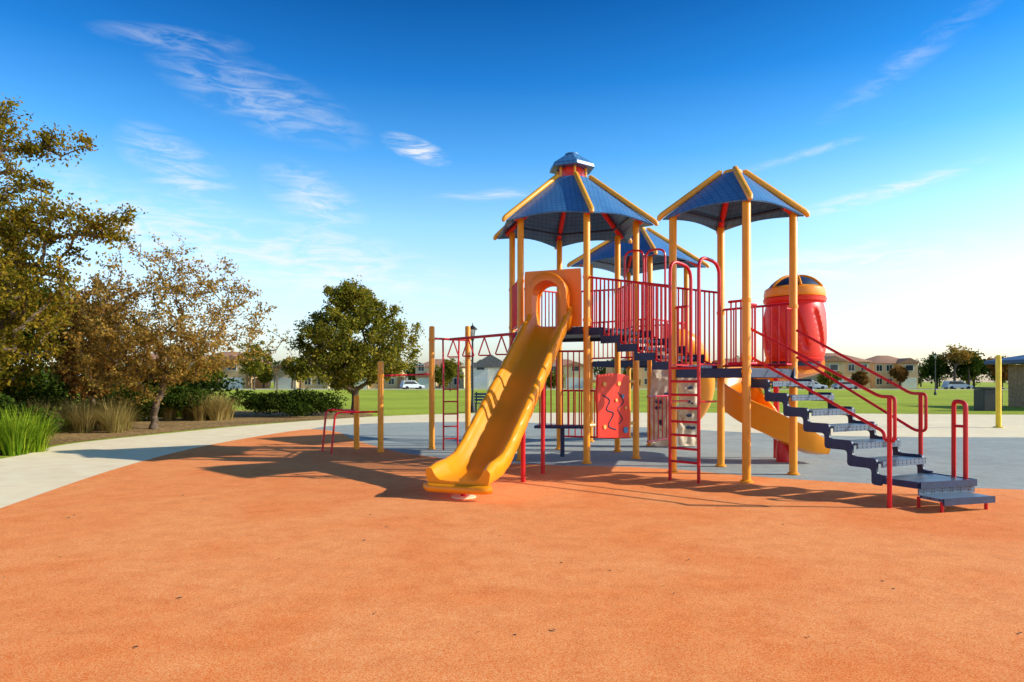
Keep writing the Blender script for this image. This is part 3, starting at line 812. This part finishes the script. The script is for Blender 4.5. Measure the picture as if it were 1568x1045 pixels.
far_trees("distant_trees", [(89, 125, 6.6, 2.4), (98, 124, 6.8, 2.4), (68, 133, 3.5, 1.6), (75.5, 133, 4.5, 2), (44, 150, 6, 2.5)], L_RUST, 84)
far_trees("distant_trees", [(i*9-120+rg.uniform(-3, 3), 190+rg.uniform(-8, 8), rg.uniform(6, 8.5), 4) for i in range(30)], L_DARK, 85)
tree("bare_tree", (83, 128, 0), 4, [(83.5, 128, 6.6, 3, 2, 1.6, 90)], L_AUT, 1800, .2, 91, .22, spread=.5)
tree("young_tree", (-44.5, 118, 0), 3, [(-44.5, 118, 5.5, 3, 2, 3.0, 90)], L_GREEN, 5000, .2, 92, .15, spread=.4)
tree("young_tree", (-9.5, 105, 0), 1.6, [(-9.5, 105, 3.2, 1.8, 1.5, 1.6, 80)], L_GREEN, 6000, .13, 93, .1, spread=.3)
tree("sapling_tree", (-12.4, 36, 0), 1.8, [(-12.4, 36, 3.2, .8, .7, 1.3, 40)], L_AUT, 300, .06, 94, .035, spread=.1)

# ------------------------------------------------------------------ houses
TILE = surf("clay_tile_roof", [(0.3, (0.30, 0.13, 0.07)), (0.7, (0.50, 0.26, 0.15))], 3, 3, .85)
SHIN = surf("grey_shingle_roof", [(0.3, (0.12, 0.11, 0.11)), (0.7, (0.22, 0.2, 0.19))], 3, 3, .9)
def stucco(n, c): return surf(n, [(0.3, tuple(x*.92 for x in c)), (0.7, c)], 2, 3, .9)
S_CREAM = stucco("stucco_cream", (0.80, 0.60, 0.35)); S_TAN = stucco("stucco_tan", (0.68, 0.45, 0.23)); S_WHITE = stucco("stucco_white", (0.78, 0.74, 0.66)); S_PEACH = stucco("stucco_peach", (0.72, 0.48, 0.28))
def house(x, y, w, d, h, rh, wall, rmat, gable=False, storeys=2, seed=0):
    rg = random.Random(seed); R_ = empty("stucco_house", (x, y, 0))
    m = MB(); m.box((x, y+d/2, h/2), (w, d, h))
    ww = w*.42; fx = x+rg.choice([-1, 1])*w*.25
    fh = h if storeys == 1 else h*rg.choice([.52, 1.0])
    m.box((fx, y-.75, fh/2-.003), (ww, 1.5, fh-.006)); m.obj("walls", wall, R_)
    r = MB()
    def hip(cx_, y0, y1, w_, z, rh_, g):
        o = .5; x0, x1 = cx_-w_/2-o, cx_+w_/2+o; a, b = y0-o, y1+o; ym = (a+b)/2
        if g:
            v = [(x0, a, z), (x1, a, z), (x1, b, z), (x0, b, z), (cx_, a, z+rh_), (cx_, b, z+rh_)]
            f = [(0, 1, 4), (2, 3, 5), (1, 2, 5, 4), (3, 0, 4, 5), (0, 3, 2, 1)]
        else:
            ins = min(w_, b-a)*.42
            v = [(x0, a, z), (x1, a, z), (x1, b, z), (x0, b, z), (x0+ins, ym, z+rh_), (x1-ins, ym, z+rh_)]
            f = [(0, 1, 5, 4), (1, 2, 5), (2, 3, 4, 5), (3, 0, 4), (0, 3, 2, 1)]
        r.add(v, f)
    hip(x, y, y+d, w, h+.003, rh, gable); hip(fx, y-1.5, y+d*.4, ww, fh+.006, rh*.6, True)
    r.obj("roof", rmat, R_)
    fr = MB(); gl = MB(); ga = MB()
    for s_ in range(storeys):
        zc = 1.5+s_*2.9
        for k in (-.38, -.14, .14, .38):
            wx = x+k*w; front = y
            if abs(wx-fx) < ww/2+.5: 
                if zc < fh: continue
            fr.box((wx, front-.03, zc), (1.4, .08, 1.5)); gl.box((wx, front-.08, zc), (1.16, .05, 1.26)); fr.box((wx, front-.11, zc), (.06, .04, 1.26))
    if fh > 4:
        fr.box((fx, y-1.53, 4.4), (1.8, .08, 1.4)); gl.box((fx, y-1.58, 4.4), (1.55, .05, 1.15))
    ga.box((fx, y-1.53, 1.15), (min(ww-.6, 4.2), .08, 2.3))
    fr.obj("window_frames", WHITEP, R_); gl.obj("windows", GLASS, R_); ga.obj("garage_door", WHITEP, R_)
    return R_
hs = [(-60, 140, 13, 11, 5.6, 2.2, S_TAN, TILE, 0), (-44, 142, 11, 10, 4.2, 2.2, S_CREAM, TILE, 1), (-30, 146, 11, 10, 5.0, 1.7, S_TAN, SHIN, 0),
      (-15.5, 145, 10, 10, 4.6, 1.8, S_CREAM, TILE, 0), (-4.3, 138, 8, 10, 4.3, 2.7, S_WHITE, SHIN, 1), (11, 152, 12, 10, 4.8, 1.8, S_CREAM, TILE, 0),
      (28, 150, 12, 10, 5.0, 1.9, S_PEACH, TILE, 0), (52, 156, 12, 10, 5.0, 1.9, S_CREAM, TILE, 0),
      (69, 142, 11, 10, 5.6, 2.0, S_TAN, TILE, 0), (83, 148, 9, 10, 5.4, 1.9, S_PEACH, TILE, 0), (-78, 142, 13, 10, 5.6, 2, S_CREAM, TILE, 0)]
for i, (x, y, w, d_, h, rh, wl, rf, g) in enumerate(hs): house(x, y, w, d_, h, rh, wl, rf, bool(g), 2 if h > 4.4 else 1, i)

# park restroom
BRICK = surf("tan_brick", [(0.3, (.22, .12, .06)), (0.7, (.42, .25, .13))], 6, 3, .9)
RX = 4.3
RB = empty("brick_restroom_building", (29+RX, 38, 0))
m = MB(); m.box((29.5+RX, 38, 1.25), (8, 6, 2.5)); m.obj("walls", BRICK, RB)
m = MB(); m.add([(x+RX, y, z) for x, y, z in [(24.6, 34.2, 2.55), (34.5, 34.2, 2.55), (34.5, 41.8, 2.55), (24.6, 41.8, 2.55), (27.5, 38, 3.5), (31.5, 38, 3.5), (24.6, 34.2, 2.75), (34.5, 34.2, 2.75), (34.5, 41.8, 2.75), (24.6, 41.8, 2.75)]],
    [(3, 2, 1, 0), (0, 1, 7, 6), (1, 2, 8, 7), (2, 3, 9, 8), (3, 0, 6, 9), (6, 7, 5, 4), (7, 8, 5), (8, 9, 4, 5), (9, 6, 4)]); m.obj("roof", ROOFD, RB)
m = MB(); m.box((27.6+RX, 34.95, 1.05), (1, .1, 2.1)); m.box((31.2+RX, 34.95, 1.05), (1, .1, 2.1)); m.obj("doors", NAVY, RB)
YP = paint("yellow_post_paint", (.9, .6, .02))
m = MB(); m.lathe(15.75, 22.1, [(.15, .012), (.15, .04), (.08, .05), (.08, 2.3), (.07, 2.34), (.03, 2.36)], 20); m.obj("yellow_post", YP)

def lamp(x, y, h):
    R_ = empty("street_lamp", (x, y, 0)); m = MB()
    m.lathe(x, y, [(.14, 0), (.14, .25), (.08, .4), (.055, .8), (.045, h-.75), (.08, h-.7), (.08, h-.62), (.05, h-.58)], 14)
    for k in range(4):
        a = math.pi/4+k*math.pi/2
        m.tube([(x+.1*math.cos(a), y+.1*math.sin(a), h-.58), (x+.19*math.cos(a), y+.19*math.sin(a), h-.2)], .012, 6)
    m.lathe(x, y, [(.24, h-.2), (.22, h-.16), (.10, h-.05), (.02, h+.02), (.02, h+.1), (.0, h+.12)], 14)
    m.obj("pole", BLACK, R_)
    g = MB(); g.lathe(x, y, [(.08, h-.57), (.17, h-.205)], 14); g.obj("lantern_glass", paint("lantern_glass_%d" % int(x*10), (.5, .5, .48), .2), R_)
lamp(-1.9, 32.9, 4.2); lamp(46.5, 75, 4.6); lamp(-35, 110, 4.6)
TB = empty("trash_receptacle", (24.2, 35, 0)); m = MB(); m.box((24.4, 35, .55), (.95, .8, 1.1)); m.obj("bin", BLACK, TB, .03); m = MB(); m.box((24.4, 35, 1.16), (1.05, .9, .1)); m.obj("lid", BLACK, TB, .03)
BN = empty("park_bench", (-1.6, 33.2, 0)); m = MB()
for k in range(4): m.box((-1.1, 33.0+k*.12, .45), (1.5, .09, .04))
for k in range(3): m.box((-1.1, 33.5, .6+k*.14), (1.5, .04, .1))
m.obj("slats", NAVY, BN)
m = MB()
for x in (-1.75, -.45): m.box((x, 33.2, .22), (.06, .45, .44)); m.box((x, 33.53, .5), (.06, .05, 1.0))
m.obj("frame", BLACK, BN)

def car(name, x, y, rz, mat, L_=4.6, H_=1.5, W_=1.8, van=False):
    R_ = empty(name, (x, y, 0)); ca, sa = math.cos(rz), math.sin(rz)
    def T(px, py, pz): return (x+px*ca-py*sa, y+px*sa+py*ca, pz)
    h = L_/2
    body = [(-h, .35), (-h, .75), (-h+.1, .88), (-h+.8, .95), (h-1.1, .92), (h-.15, .75), (h, .6), (h, .32)]
    m = MB(); m.prism([T(a, -W_/2, b) for a, b in body], V(T(0, W_, 0))-V(T(0, 0, 0)))
    if van: cab = [(-h+.12, .9), (-h+.3, H_-.08), (-h+.6, H_), (h-1.9, H_), (h-1.0, .9)]
    else: cab = [(-h+.5, .92), (-h+1.1, H_-.05), (-h+1.5, H_), (h-2.1, H_), (h-1.2, .9)]
    m.prism([T(a, -W_/2+.12, b) for a, b in cab], V(T(0, W_-.24, 0))-V(T(0, 0, 0))); m.obj("body", mat, R_, .05)
    g = MB(); cm = (sum(a for a, b in cab)/len(cab), (H_+.95)/2)
    gl = [(cm[0]+(a-cm[0])*.86, cm[1]+(b-cm[1])*.72) for a, b in cab]
    g.prism([T(a, -W_/2+.10, b) for a, b in gl], V(T(0, W_-.20, 0))-V(T(0, 0, 0))); g.obj("windows", GLASS, R_)
    w = MB()
    for wx in (-h+.85, h-.9):
        for s_ in (-1, 1): w.tube([T(wx, s_*(W_/2-.2), .33), T(wx, s_*(W_/2+.01), .33)], .33, 18)
    w.obj("wheels", RUBT, R_)
car("parked_van", -18.5, 126.5, .5, CARW, 4.3, 1.65, 1.8, True)
car("parked_car", 62.0, 126.8, .05, CARS); car("parked_car", 82.5, 126.5, 0.0, CARW, 4.8, 1.6, 1.8, True); car("parked_car", 56, 127, 0.0, CARW)

# ------------------------------------------------------------------ light & sky
EL, AZ = math.radians(29), math.radians(95)      # azimuth measured clockwise from +Y
sdir = V((math.sin(AZ)*math.cos(EL), math.cos(AZ)*math.cos(EL), math.sin(EL)))
sl = bpy.data.lights.new("sun", 'SUN'); sl.energy = 5.0; sl.angle = math.radians(.5); sl.color = (1.0, .95, .79)
so = bpy.data.objects.new("sun", sl); sc.collection.objects.link(so); so.location = sdir*60
so.rotation_euler = (-sdir).to_track_quat('-Z', 'Y').to_euler()

w = bpy.data.worlds.new("sky"); sc.world = w; w.use_nodes = True; nt = w.node_tree
bg = nt.nodes["Background"]; bg.inputs["Strength"].default_value = .15
sky = nt.nodes.new("ShaderNodeTexSky"); sky.sky_type = 'NISHITA'; sky.sun_disc = False
sky.sun_elevation = EL; sky.sun_rotation = AZ; sky.air_density = 1.0; sky.dust_density = 1.6; sky.ozone_density = 3.0; sky.altitude = 0
def M(op, a, b=None, c=None):
    n = nt.nodes.new("ShaderNodeMath"); n.operation = op
    for i, x in enumerate((a, b, c)):
        if x is None: continue
        if isinstance(x, (int, float)): n.inputs[i].default_value = x
        else: nt.links.new(x, n.inputs[i])
    return n.outputs[0]
tcn = nt.nodes.new("ShaderNodeTexCoord"); sx = nt.nodes.new("ShaderNodeSeparateXYZ"); nt.links.new(tcn.outputs["Generated"], sx.inputs[0])
az = M('MULTIPLY', M('ARCTAN2', sx.outputs["X"], sx.outputs["Y"]), 57.2958)
el = M('MULTIPLY', M('ARCSINE', sx.outputs["Z"]), 57.2958)
cb = nt.nodes.new("ShaderNodeCombineXYZ"); nt.links.new(az, cb.inputs[0]); nt.links.new(el, cb.inputs[1])
patches = [(-26.5, 24.2, 6, .9, 4, .28), (-20, 21.2, 9, 2.6, -14, .40), (-8, 18.6, 3.2, 1.0, -16, 1.3), (-26, 15.6, 5, 2.4, -28, .6), (-16, 14.2, 5, 2.6, -28, .55),
           (-17, 9.5, 16, 3.5, -8, .8), (-30, 11.5, 9, 3.5, -15, .5), (-1.5, 15.3, 7, .6, 4, .4), (28.5, 13.7, 8, .7, 10, .8), (23, 17, 8, .4, 10, .35), (30.5, 22.3, 8, 1.1, 28, .18),
           (26.5, 8.6, 12, 2.2, 2, .9)]
tot = None
for (a0, e0_, sx_, sy_, tl, s_) in patches:
    mp = nt.nodes.new("ShaderNodeMapping"); mp.vector_type = 'TEXTURE'
    mp.inputs["Location"].default_value = (a0, e0_, 0); mp.inputs["Rotation"].default_value = (0, 0, math.radians(tl)); mp.inputs["Scale"].default_value = (sx_, sy_, 1)
    nt.links.new(cb.outputs[0], mp.inputs[0])
    g = nt.nodes.new("ShaderNodeTexGradient"); g.gradient_type = 'SPHERICAL'; nt.links.new(mp.outputs[0], g.inputs[0])
    tot = M('MULTIPLY_ADD', g.outputs["Fac"], s_*1.25, tot if tot is not None else 0.0)
mpn = nt.nodes.new("ShaderNodeMapping"); mpn.vector_type = 'POINT'; mpn.inputs["Rotation"].default_value = (0, 0, math.radians(14)); mpn.inputs["Scale"].default_value = (.16, .75, 1)
nt.links.new(cb.outputs[0], mpn.inputs[0])
nz = nt.nodes.new("ShaderNodeTexNoise"); nz.inputs["Scale"].default_value = 1.6; nz.inputs["Detail"].default_value = 7; nz.inputs["Roughness"].default_value = .64; nz.inputs["Distortion"].default_value = .7
nt.links.new(mpn.outputs[0], nz.inputs["Vector"])
mr = nt.nodes.new("ShaderNodeMapRange"); mr.inputs["From Min"].default_value = .36; mr.inputs["From Max"].default_value = .70; mr.interpolation_type = 'SMOOTHSTEP'
nt.links.new(nz.outputs["Fac"], mr.inputs["Value"])
cloud = M('MINIMUM', M('MULTIPLY', tot, mr.outputs["Result"]), .8)
tr_ = ramp(nt, [(0.0, (.98, .92, .90)), (.06, (1.0, .95, .93)), (.14, (1.0, .99, .97)), (.22, (.74, .97, 1.0)), (.31, (.26, .68, .92)), (.40, (.06, .42, .74)), (.50, (.015, .23, .49)), (.65, (.03, .12, .24)), (1.0, (.06, .09, .14))])
nt.links.new(sx.outputs["Z"], tr_.inputs["Fac"])
mul = nt.nodes.new("ShaderNodeVectorMath"); mul.operation = 'MULTIPLY'
nt.links.new(sky.outputs[0], mul.inputs[0]); nt.links.new(tr_.outputs["Color"], mul.inputs[1])
sc2 = nt.nodes.new("ShaderNodeVectorMath"); sc2.operation = 'SCALE'; sc2.inputs["Scale"].default_value = 2.0
nt.links.new(mul.outputs[0], sc2.inputs[0])
mx = nt.nodes.new("ShaderNodeMix"); mx.data_type = 'RGBA'; nt.links.new(cloud, mx.inputs["Factor"])
nt.links.new(sc2.outputs[0], mx.inputs["A"]); mx.inputs["B"].default_value = (6.6, 6.6, 6.5, 1)
nt.links.new(mx.outputs["Result"], bg.inputs["Color"])

cam = bpy.data.cameras.new("camera"); co = bpy.data.objects.new("camera", cam); sc.collection.objects.link(co)
co.location = (0, 0, 1.5); co.rotation_euler = (math.radians(90), 0, 0)
cam.lens = 24; cam.sensor_width = 36; cam.shift_y = .0395; cam.clip_end = 3000; cam.clip_start = .05
sc.camera = co
sc.view_settings.view_transform = 'Standard'; sc.view_settings.look = 'None'; sc.view_settings.exposure = 0; sc.view_settings.gamma = 1
